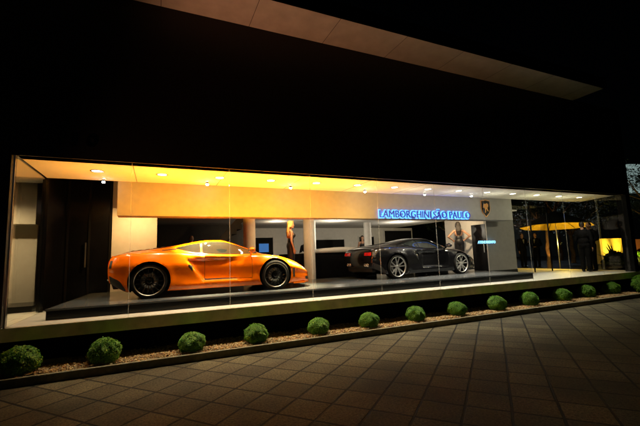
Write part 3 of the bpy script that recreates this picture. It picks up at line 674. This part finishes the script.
    bm=bmesh.new(); prism(bm,[(3.0,-.86),(3.30,-.77),(3.50,-.52),(3.58,0),(3.50,.52),(3.30,.77),(3.0,.86)],.105,.14); bm_obj('front_splitter',bm,M['carblack'] if style!='many' else paint,c)
    # interior hint: seats seen through nothing (glass is dark); wiper
    bm=bmesh.new(); p0=(2.33,.10,.865); tube(bm,[p0,(2.10,.02,.965),(1.98,-.05,1.01)],.006,6); bm_obj('wiper',bm,M['carblack'],c)
    return c
orange=mat('orange_pearl_paint',(.93,.165,.0005),.24,metal=0.,coat=1.,var=.02,spec=.25)
blackp=mat('black_metallic_paint',(.004,.004,.005),.22,metal=.0,coat=.7,spec=.3,var=.05)
make_car('sports_car','low orange sports car with black many-spoked wheels on the podium left',(-.12,8.82,PD),0,orange,'many',0)
make_car('sports_car','low black sports car with silver wheels and red tail lights on the podium right',(6.09,9.37,PD),math.radians(3.9),blackp,'five',0)
# ------------------------------------------------------------------ people
def hand(bm,wrist,dirv,palmn,s=1.):
    d=Vector(dirv).normalized(); n_=Vector(palmn).normalized(); side=d.cross(n_).normalized(); w_=Vector(wrist)
    for k_ in (-1,0,1): capsule(bm,w_+side*k_*.018*s,w_+d*.075*s+side*k_*.024*s,.015*s,.014*s,8)
    for k_,L in ((-1.5,.062),(-.5,.076),(.5,.08),(1.5,.07)):
        a=w_+d*.08*s+side*k_*.019*s; b=a+d*L*.55*s+n_*.006*s; c=b+(d*.75+n_*.65).normalized()*L*.45*s
        capsule(bm,a,b,.0088*s,.008*s,8); capsule(bm,b,c,.008*s,.0068*s,8)
    a=w_+d*.025*s+side*.028*s; b=a+(d*.7+side*.7).normalized()*.04*s; capsule(bm,a,b,.0125*s,.0105*s,8); capsule(bm,b,b+(d+n_*.3+side*.15).normalized()*.032*s,.0100*s,.008*s,8)
def head(bm,c,fx):   # c head centre, facing +x
    c=Vector(c); ellip(bm,c+Vector((0,0,.02)),(.092,.074,.098)); ellip(bm,c+Vector((.022,0,-.045)),(.062,.054,.068)); 
    capsule(bm,c+Vector((.086,0,.0)),c+Vector((.106,0,-.028)),.009,.014,8)          # nose
    ellip(bm,c+Vector((.084,0,-.058)),(.012,.024,.008)); ellip(bm,c+Vector((.080,0,-.071)),(.012,.02,.008)); ellip(bm,c+Vector((.068,0,-.096)),(.02,.022,.016))
    for s in (-1,1):
        ellip(bm,c+Vector((.078,s*.031,.002)),(.012,.016,.010)); ellip(bm,c+Vector((-.005,s*.075,-.01)),(.02,.008,.032)); ellip(bm,c+Vector((.05,s*.045,-.028)),(.03,.02,.02))
        capsule(bm,c+Vector((.086,s*.016,.022)),c+Vector((.075,s*.048,.022)),.007,.006,6)
def eyes(par,c):
    bm=bmesh.new()
    for s in (-1,1): ellip(bm,Vector(c)+Vector((.0885,s*.031,.002)),(.004,.009,.005),n=8)
    bm_obj('eyes',bm,M['darkhair'],par,True)
def woman(loc,rz,label,pose,hairm,longh=True):
    e=empty('person',loc,rz,label,'person')
    H=.06  # heel lift
    bm=bmesh.new(); hip=.93+H
    hc_=(.01,0,1.60+H-.01); head(bm,hc_,1)
    capsule(bm,(-.012,0,1.38+H),(-.005,0,1.52+H),.046,.044)
    ellip(bm,(0,0,1.28+H),(.095,.145,.13)); ellip(bm,(0,0,1.12+H),(.082,.115,.13)); ellip(bm,(-.012,0,.96+H),(.105,.155,.14))
    for s in (-1,1):
        ellip(bm,(.075,s*.062,1.27+H),(.055,.052,.055))
        capsule(bm,(-.01,s*.03,1.40+H),(-.005,s*.155,1.37+H),.04,.042)
        k_=(.02,s*.075,.50+H); capsule(bm,(0,s*.085,.90+H),k_,.085,.054); capsule(bm,k_,(-.015,s*.065,.10+H),.05,.034)
        ellip(bm,(-.02,s*.072,.38+H),(.05,.045,.1)); capsule(bm,(-.03,s*.065,.05+H),(.07,s*.07,.03),.03,.026); capsule(bm,(.07,s*.07,.028),(.14,s*.07,.018),.026,.016)
        sh_=(-.005,s*.165,1.37+H)
        if pose=='down' : el=(-.02+.03*s*0,s*.21,1.09+H); wr=(.05,s*.215,.86+H); d=(.12,0,-1); pn=(0,-s,0)
        elif pose=='hips': el=(-.09,s*.37,1.17+H); wr=(.02,s*.205,1.04+H); d=(.55,-s*.55,-.35); pn=(0,-s,-.2)
        else: el=(-.01,s*.22,1.10+H); wr=(.18,s*.12,1.12+H); d=(.9,-s*.4,.1); pn=(0,0,1)
        capsule(bm,sh_,el,.042,.034); capsule(bm,el,wr,.034,.023); hand(bm,wr,d,pn,.92)
    remesh('body',bm,.0075,M['skin'],e)
    eyes(e,hc_)
    bm=bmesh.new()   # low-backed dress
    ellip(bm,(0,0,1.10+H),(.092,.126,.14)); ellip(bm,(-.012,0,.96+H),(.115,.166,.15)); ellip(bm,(.03,0,1.25+H),(.085,.135,.10))
    for s in (-1,1):
        ellip(bm,(.08,s*.062,1.27+H),(.060,.058,.06)); capsule(bm,(.09,s*.07,1.30+H),(.0,s*.045,1.435+H),.018,.012)
        capsule(bm,(0,s*.07,.92+H),(.01,s*.06,.44+H),.105,.085)
    remesh('dress',bm,.010,M['dress'],e)
    bm=bmesh.new()
    for s in (-1,1):
        capsule(bm,(-.03,s*.065,.045+H),(.07,s*.07,.026),.036,.031,10); capsule(bm,(.07,s*.07,.026),(.15,s*.07,.017),.031,.017,10); capsule(bm,(-.055,s*.065,.06),(-.06,s*.065,.006),.012,.006,8)
    bm_obj('shoes',bm,M['shoe'],e,True)
    bm=bmesh.new(); c=Vector(hc_)
    ellip(bm,c+Vector((-.02,0,.035)),(.095,.086,.095)); ellip(bm,c+Vector((-.055,0,-.02)),(.06,.08,.09)); ellip(bm,c+Vector((.045,0,.085)),(.05,.065,.04))
    for s in (-1,1): capsule(bm,c+Vector((.03,s*.07,.05)),c+Vector((-.02,s*.08,-.06)),.022,.03)
    if longh:
        for k_ in range(7):
            y=-.05+.1*k_/6; capsule(bm,c+Vector((-.07,y,-.03)),c+Vector((-.105-.01*math.sin(k_),y*1.3,-.22)),.036,.032); capsule(bm,c+Vector((-.105,y*1.3,-.22)),c+Vector((-.10+.01*math.sin(k_*2),y*1.1,-.34-.02*(k_%3))),.032,.014)
    remesh('hair',bm,.008,hairm,e)
    return e
def man(loc,rz,label,pose='down',group=None):
    e=empty('person',loc,rz,label,'person',group)
    bm=bmesh.new(); hc_=(.01,0,1.66); head(bm,hc_,1); capsule(bm,(-.01,0,1.44),(-.005,0,1.58),.058,.054)
    ellip(bm,(0,0,1.3),(.11,.17,.2)); ellip(bm,(0,0,1.0),(.11,.155,.15))
    arms=[]
    for s in (-1,1):
        capsule(bm,(0,s*.09,.92),(.01,s*.09,.5),.085,.06); capsule(bm,(.01,s*.09,.5),(-.01,s*.09,.09),.06,.04); capsule(bm,(-.02,s*.09,.05),(.15,s*.1,.035),.035,.03)
        sh_=(0,s*.19,1.42)
        if pose=='down' or (pose=='drink' and s<0): el=(-.02,s*.25,1.13); wr=(.04,s*.24,.87); d=(.15,0,-1); pn=(0,-s,0)
        elif pose=='drink': el=(.03,s*.24,1.15); wr=(.25,s*.16,1.28); d=(.7,-s*.2,.6); pn=(0,-s,0)
        else: el=(-.03,s*.26,1.15); wr=(.16,s*.08,1.05); d=(.6,-s*.8,0); pn=(0,-s*.3,-1)
        arms.append((sh_,el,wr)); capsule(bm,sh_,el,.05,.04); capsule(bm,el,wr,.04,.028); hand(bm,wr,d,pn,1.02)
    remesh('body',bm,.009,M['skin'],e); eyes(e,hc_)
    bm=bmesh.new(); ellip(bm,(0,0,1.32),(.13,.195,.19)); ellip(bm,(0,0,1.08),(.125,.175,.2)); ellip(bm,(0,0,.93),(.13,.18,.14)); capsule(bm,(-.01,-.1,1.46),(-.01,.1,1.46),.065,.065)
    for sh_,el,wr in arms: capsule(bm,sh_,el,.066,.054); w2=Vector(el).lerp(Vector(wr),.93); capsule(bm,el,w2,.054,.043)
    remesh('jacket',bm,.011,M['suit'],e)
    bm=bmesh.new()
    for s in (-1,1): capsule(bm,(0,s*.09,.94),(.01,s*.092,.5),.105,.08); capsule(bm,(.01,s*.092,.5),(-.01,s*.092,.10),.08,.062)
    remesh('trousers',bm,.012,M['suit'],e)
    bm=bmesh.new()
    for s in (-1,1): capsule(bm,(-.03,s*.09,.045),(.15,s*.105,.035),.045,.036,12)
    bm_obj('shoes',bm,M['shoe'],e,True)
    bm=bmesh.new(); c=Vector(hc_); ellip(bm,c+Vector((-.018,0,.035)),(.094,.082,.088)); ellip(bm,c+Vector((-.045,0,-.01)),(.055,.075,.07)); remesh('hair',bm,.01,M['darkhair'],e)
    bm=bmesh.new(); v=[(.118,-.05,1.45),(.118,.05,1.45),(.138,0,1.22)]; bm.faces.new([bm.verts.new(p) for p in v]); bm_obj('shirt_front',bm,M['shirt'],e)
    return e
woman((3.60,10.12,PD),math.radians(-8),'blonde woman in backless black dress standing behind the orange car nose','down',M['blonde'])
woman((10.02,9.98,PD),math.radians(52),'dark haired woman seen from behind with hands on hips by the black car','hips',M['darkhair'])
woman((8.9,14.9,FL),math.radians(-120),'distant woman with bare shoulders inside the room above the black car tail','front',M['darkhair'],False)
m1=man((13.95,8.02,FL),math.radians(15),'left man of the suited pair at the right glass end, raising a hand','drink')
m2=man((14.52,8.12,FL),math.radians(170),'right man of the suited pair at the right glass end, facing the other','clasp')
def mancopy(src,loc,rz,label):
    c=copy_tree(src); c.location=loc; c.rotation_euler=(0,0,rz); c['label']=label; return c
mancopy(m2,(13.3,10.6,FL),math.radians(200),'dark suited man standing just right of the white wall end')
mancopy(m1,(17.4,13.0,FL-.09),math.radians(250),'man in shadow under the left half of the parasol')
mancopy(m2,(18.3,12.9,FL-.09),math.radians(190),'man in shadow under the right half of the parasol')
mancopy(m2,(1.15,14.0,FL),math.radians(-80),'distant man behind the orange car roof by the stairs')
mancopy(m2,(5.75,14.2,FL-.12),math.radians(-100),'distant dark figure standing behind the reception desk')
# ------------------------------------------------------------------ plants
def leaf_ball(R,flat,n,ls,seed,noise=.10):
    rnd=random.Random(seed); v=[];f=[]
    ph=[rnd.uniform(0,6.28) for _ in range(6)]
    for i in range(n):
        z=rnd.uniform(-.75,1); t=rnd.uniform(0,2*PI); q=math.sqrt(1-z*z); d=Vector((q*math.cos(t),q*math.sin(t),z))
        lump=1+noise*(math.sin(3*t+ph[0]+4*z)+math.sin(5*t+ph[1]-6*z)+.7*math.sin(9*t+7*z+ph[2]))*.4
        r=R*lump*(1-.16*rnd.random()**2+.03*rnd.random()+(.10*rnd.random() if rnd.random()<.035 else 0)); p=Vector((d.x*r,d.y*r,d.z*r*flat))
        nrm=(d+Vector((rnd.uniform(-.7,.7),rnd.uniform(-.7,.7),rnd.uniform(-.5,.8)))).normalized()
        tx=nrm.cross(Vector((rnd.random()-.5,rnd.random()-.5,rnd.random()))).normalized(); ty=nrm.cross(tx); s=ls*rnd.uniform(.6,1.3)
        # leaves point outwards-ish
        a=p-tx*s*.35; b=len(v); out=(d*.6+ty*.8).normalized()
        v+=[tuple(p-tx*s*.4),tuple(p+out*s*.9),tuple(p+tx*s*.4),tuple(p-out*s*.5)]; f.append((b,b+1,b+2,b+3))
    return v,f
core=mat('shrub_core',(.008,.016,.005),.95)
protos=[]
bx=[(-1.74,6.62,.27),(-.70,6.62,.255),(.56,6.58,.235),(1.65,6.6,.24),(2.88,6.62,.235),(4.02,6.62,.225),(5.24,6.66,.225),(6.45,6.66,.24),(7.76,6.66,.255),(9.02,6.7,.265),(10.45,6.74,.255),(11.62,6.76,.275),(12.95,6.8,.27)]
lab=['leftmost clipped round shrub, dark, near the left edge','second clipped round shrub from the left beside the pale block','third clipped round shrub from the left, below the orange car rear wheel','fourth clipped round shrub, below the orange car door','clipped round shrub below the orange car nose','clipped round shrub below the gap between the cars','clipped round shrub just left of below the black car rear wheel','clipped round shrub below the black car door','clipped round shrub below the black car front wheel','clipped round shrub left of the podium end','clipped round shrub right of the podium end','second to last clipped shrub, below the suited men','last clipped shrub in the bed, dim, at the right end']
shared=[]
bx.append((14.15,6.45,.40)); lab.append('largest dark shrub past the end of the gravel bed at the right edge')
bx.append((15.2,6.9,.36)); lab.append('farthest shrub, half hidden behind the largest one at the right edge')
for k_ in range(4):
    v,f=leaf_ball(1.,.88,10500,.070,40+k_,.09); me=bpy.data.meshes.new('foliage'); me.from_pydata(v,[],f); me.materials.append(M['leaf']); shared.append(me)
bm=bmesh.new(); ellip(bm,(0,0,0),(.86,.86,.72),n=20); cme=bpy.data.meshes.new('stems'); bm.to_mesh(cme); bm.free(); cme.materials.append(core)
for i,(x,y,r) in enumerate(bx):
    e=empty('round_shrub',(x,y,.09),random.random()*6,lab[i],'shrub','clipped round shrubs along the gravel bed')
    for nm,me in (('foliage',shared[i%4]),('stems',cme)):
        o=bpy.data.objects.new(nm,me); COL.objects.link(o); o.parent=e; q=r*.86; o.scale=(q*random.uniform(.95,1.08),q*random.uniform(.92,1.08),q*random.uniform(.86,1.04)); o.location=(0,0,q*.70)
def tree(loc,h,cr,label,trunk_r=.16,n=9000,ls=.13,m=None,lean=0):
    rnd=random.Random(int(loc[0]*100)); e=empty('tree',loc,0,label,'tree','trees on the dark patio')
    bm=bmesh.new(); p=Vector((0,0,-.05)); r=trunk_r; hz=h*.42; pts=[p]
    for k_ in range(6): pts.append(Vector((lean*(k_+1)/6+rnd.uniform(-.05,.05),rnd.uniform(-.05,.05),hz*(k_+1)/6)))
    for k_ in range(6): capsule(bm,pts[k_],pts[k_+1],r*(1-.08*k_),r*(1-.08*(k_+1)),10)
    cl=[]
    for k_ in range(9):
        a=rnd.uniform(0,2*PI); b=rnd.uniform(.35,1)*cr; q=pts[-1]+Vector((math.cos(a)*b,math.sin(a)*b,rnd.uniform(.15,.52)*h)); mid=pts[-1].lerp(q,.5)+Vector((0,0,-.1))
        capsule(bm,pts[-1],mid,r*.5,r*.3,8); capsule(bm,mid,q,r*.3,r*.1,8); cl.append((q,cr*rnd.uniform(.35,.6)))
        for j in range(2):
            q2=q+Vector((rnd.uniform(-1,1),rnd.uniform(-1,1),rnd.uniform(-.6,.6)))*cr*.55; capsule(bm,mid,q2,r*.18,r*.06,6); cl.append((q2,cr*rnd.uniform(.2,.42)))
    bm_obj('trunk',bm,M['bark'],e,True); v=[];f=[]
    for i in range(n):
        c,R=rnd.choice(cl); d=Vector((rnd.gauss(0,1),rnd.gauss(0,1),rnd.gauss(0,.8))); d=d.normalized()*R*rnd.random()**.5; p=c+d
        t=Vector((rnd.gauss(0,1),rnd.gauss(0,1),rnd.gauss(0,1))).normalized(); u=t.orthogonal().normalized(); s=ls*rnd.uniform(.5,1.2); b=len(v)
        v+=[tuple(p-u*s*.35),tuple(p+t*s),tuple(p+u*s*.35),tuple(p-t*s*.6)]; f.append((b,b+1,b+2,b+3))
    pyd('crown',v,f,m or M['darkleaf'],e)
    return e
tree((17.35,11.65,.5),5.0,1.5,'slim tree with orange lit trunk under the parasol edge',.11,6000,.12,lean=.1)
tree((15.0,15.5,0),6.0,2.0,'dark leafy tree behind the white wall end')
tree((19.5,16.5,0),6.5,2.4,'dark leafy tree above the parasol')
tree((23.5,14.2,0),5.5,2.1,'dark tree beside the yellow lit wall')
tree((27.5,17.5,0),8.,3.0,'tall dark tree behind the yellow lit wall')
tree((30.5,12.5,0),7.,2.6,'dark tree beyond the right pillar')
# patio, parasol, yellow wall, agaves
struct(boxo('patio',11.3,40,9.35,30,.4,.60,M['black_matte']))
YW=mat('ochre_wall',(.75,.55,.08),.8,var=.12,scale=3,bump=.2)
tag(boxo('garden_wall',22.3,25.3,12.,12.3,.3,1.98,YW),'low ochre garden wall lit bright yellow beyond the glass end','wall')
tag(boxo('garden_wall',25.9,33.,12.05,12.3,.3,1.9,mat('brick_red_wall',(.35,.12,.05),.8)),'dim reddish garden wall at the right edge','wall')
def agave(loc,s,label):
    rnd=random.Random(int(loc[0]*77)); v=[];f=[]
    for k_ in range(26):
        a=rnd.uniform(0,2*PI); el=rnd.uniform(.25,1.35); L=s*rnd.uniform(.6,1.); w_=.05*s; b=len(v)
        for j in range(6):
            t=j/5; x=L*t*math.cos(el); z=L*t*math.sin(el)-.25*L*t*t; ww=w_*(1-t)**.7+.002
            for sd in (-1,1): v.append((x*math.cos(a)-sd*ww*math.sin(a),x*math.sin(a)+sd*ww*math.cos(a),z))
        for j in range(5): f.append((b+2*j,b+2*j+1,b+2*j+3,b+2*j+2))
    o=pyd('spiky_plant',v,f,mat('agave',(.06,.08,.03),.5)); o.location=loc; tag(o,label,'plant','spiky plants before the yellow wall')
agave((22.3,11.3,.5),1.8,'large spiky plant at the left edge of the yellow wall'); agave((23.6,11.4,.5),1.15,'small spiky plant before the middle of the yellow wall'); agave((24.6,11.3,.5),.9,'lowest spiky plant before the right of the yellow wall')
gl=empty('garden_uplight',(23.3,10.9,.6),0,'small garden floodlight aimed at the yellow wall','floodlight')
boxo('housing',-.1,.1,-.06,.06,.04,.16,M['black'],gl,bevel=.01); boxo('lens',-.08,.08,.061,.066,.055,.145,emit('flood_lens',(1,.8,.3),6),gl); boxo('bracket',-.02,.02,-.02,.02,0,.039,M['black'],gl)
spot((23.4,10.95,.85),420,(1,.72,.16),140,.5,(23.8,12,1.4))
spot((16.8,11.15,.75),90,(1,.50,.10),56,.6,(17.35,11.65,1.9))
PC=(15.9,10.2)
pa=empty('parasol',(PC[0],PC[1],.6),0,'large parasol on the patio with underside lit yellow','parasol')
v=[];f=[];n8=48; Rp=1.42
for j in range(7):
    t=j/6
    for i in range(n8):
        a=2*PI*i/n8; sc=1-.06*abs(math.sin(4*a))*t; v.append((Rp*t*sc*math.cos(a),Rp*t*sc*math.sin(a),2.58-.68*t**1.1))
for j in range(6):
    for i in range(n8): f.append((j*n8+i,j*n8+(i+1)%n8,(j+1)*n8+(i+1)%n8,(j+1)*n8+i))
v=[(x,y,z-.06*(x*.836+y*.549)) for x,y,z in v]
pyd('canopy',v,f,mat('unlit_top_canvas',(.015,.014,.012),.9),pa,True)  # dark layer puts the unlit top of the yellow fabric into colour
pyd('canopy_underside',[(x*.985,y*.985,z-.02) for x,y,z in v],f,mat('yellow_canvas',(.85,.55,.05),.8),pa,True)
bm=bmesh.new(); capsule(bm,(0,0,0),(0,0,2.6),.028,.024); bm_obj('pole',bm,M['metal'],pa,True)
bm=bmesh.new(); lathe(bm,[(.001,.07),(.2,.06),(.3,.0)],24); bm_obj('base',bm,M['black_matte'],pa)
for i in range(8):
    a=2*PI*i/8; bm=bmesh.new(); ca,sa=math.cos(a),math.sin(a); capsule(bm,(0,0,2.50),(Rp*.92*ca,Rp*.92*sa,1.90-.06*Rp*.92*(ca*.836+sa*.549)),.01,.008,6); bm_obj('rib',bm,M['black_matte'],pa)
point((PC[0]-.2,PC[1]-.3,1.75),90,(1,.70,.12),.05)
point((27,19.5,6.5),700,(.75,.9,1.),.3)  # added cool lamp without a fixture, lifts the dark tree crowns
for k_,(x,y,r,lb) in enumerate([(25.35,11.6,.34,'leafy bush at the right end of the yellow wall'),(27.2,11.2,.85,'leafy bush before the dim reddish wall'),(22.0,11.2,.42,'leafy bush at the left end of the yellow wall')]):
    v,f=leaf_ball(r,.9,2600,.13,90+k_,.35); o=pyd('leafy_bush',v,f,M['leaf'] if k_<2 else M['darkleaf']); o.location=(x,y,.6+r*.5); tag(o,lb,'bush')
# far lit building behind the trees
fb=empty('neighbouring_building',(44,30,0),0,'distant pale building half hidden behind the dark trees','building')
boxo('walls',-10,14,0,8,0,14,mat('far_wall',(.12,.13,.12),.9),fb)
lw=emit('window_wall_glow',(.50,.70,.66),.32)
for x0,x1,z0,z1 in ((1.5,4.8,6.0,7.4),(17,21,9.5,13.)):
    if x0>14: continue
    q=boxo('window',x0,x1,-.05,-.003,z0,z1,lw,fb)
b2=empty('lit_banner_building',(55,26,0),-.3,'pale upper wall with its light put in as glow, seen past the right pillar through leaves','building')
boxo('walls',-3,12,0,5,0,8.2,mat('far_wall_dark',(.03,.03,.03),.9),b2); boxo('upper_wall',-3.4,12,-.2,5,8.2,12.,lw,b2)  # upper wall glows by itself in place of light falling on it
# left edge bits
tag(boxo('concrete_block',-.98,-.55,6.93,7.12,.085,.17,mat('pale_block',(.55,.52,.42),.8,bump=.2),bevel=.01),'pale concrete block lying in the bed beside the second shrub','block')
tag(boxo('stone_slab',-1.75,-1.25,6.95,7.2,.085,.12,mat('pale_slab',(.45,.43,.33),.8,bump=.2),bevel=.01),'pale flat slab in the bed behind the leftmost shrub','slab')
tag(boxo('boundary_wall',-4.5,-2.35,7.6,7.75,0,.75,mat('cream_wall',(.6,.55,.35),.8,bump=.2)),'low cream wall left of the glass box','wall')
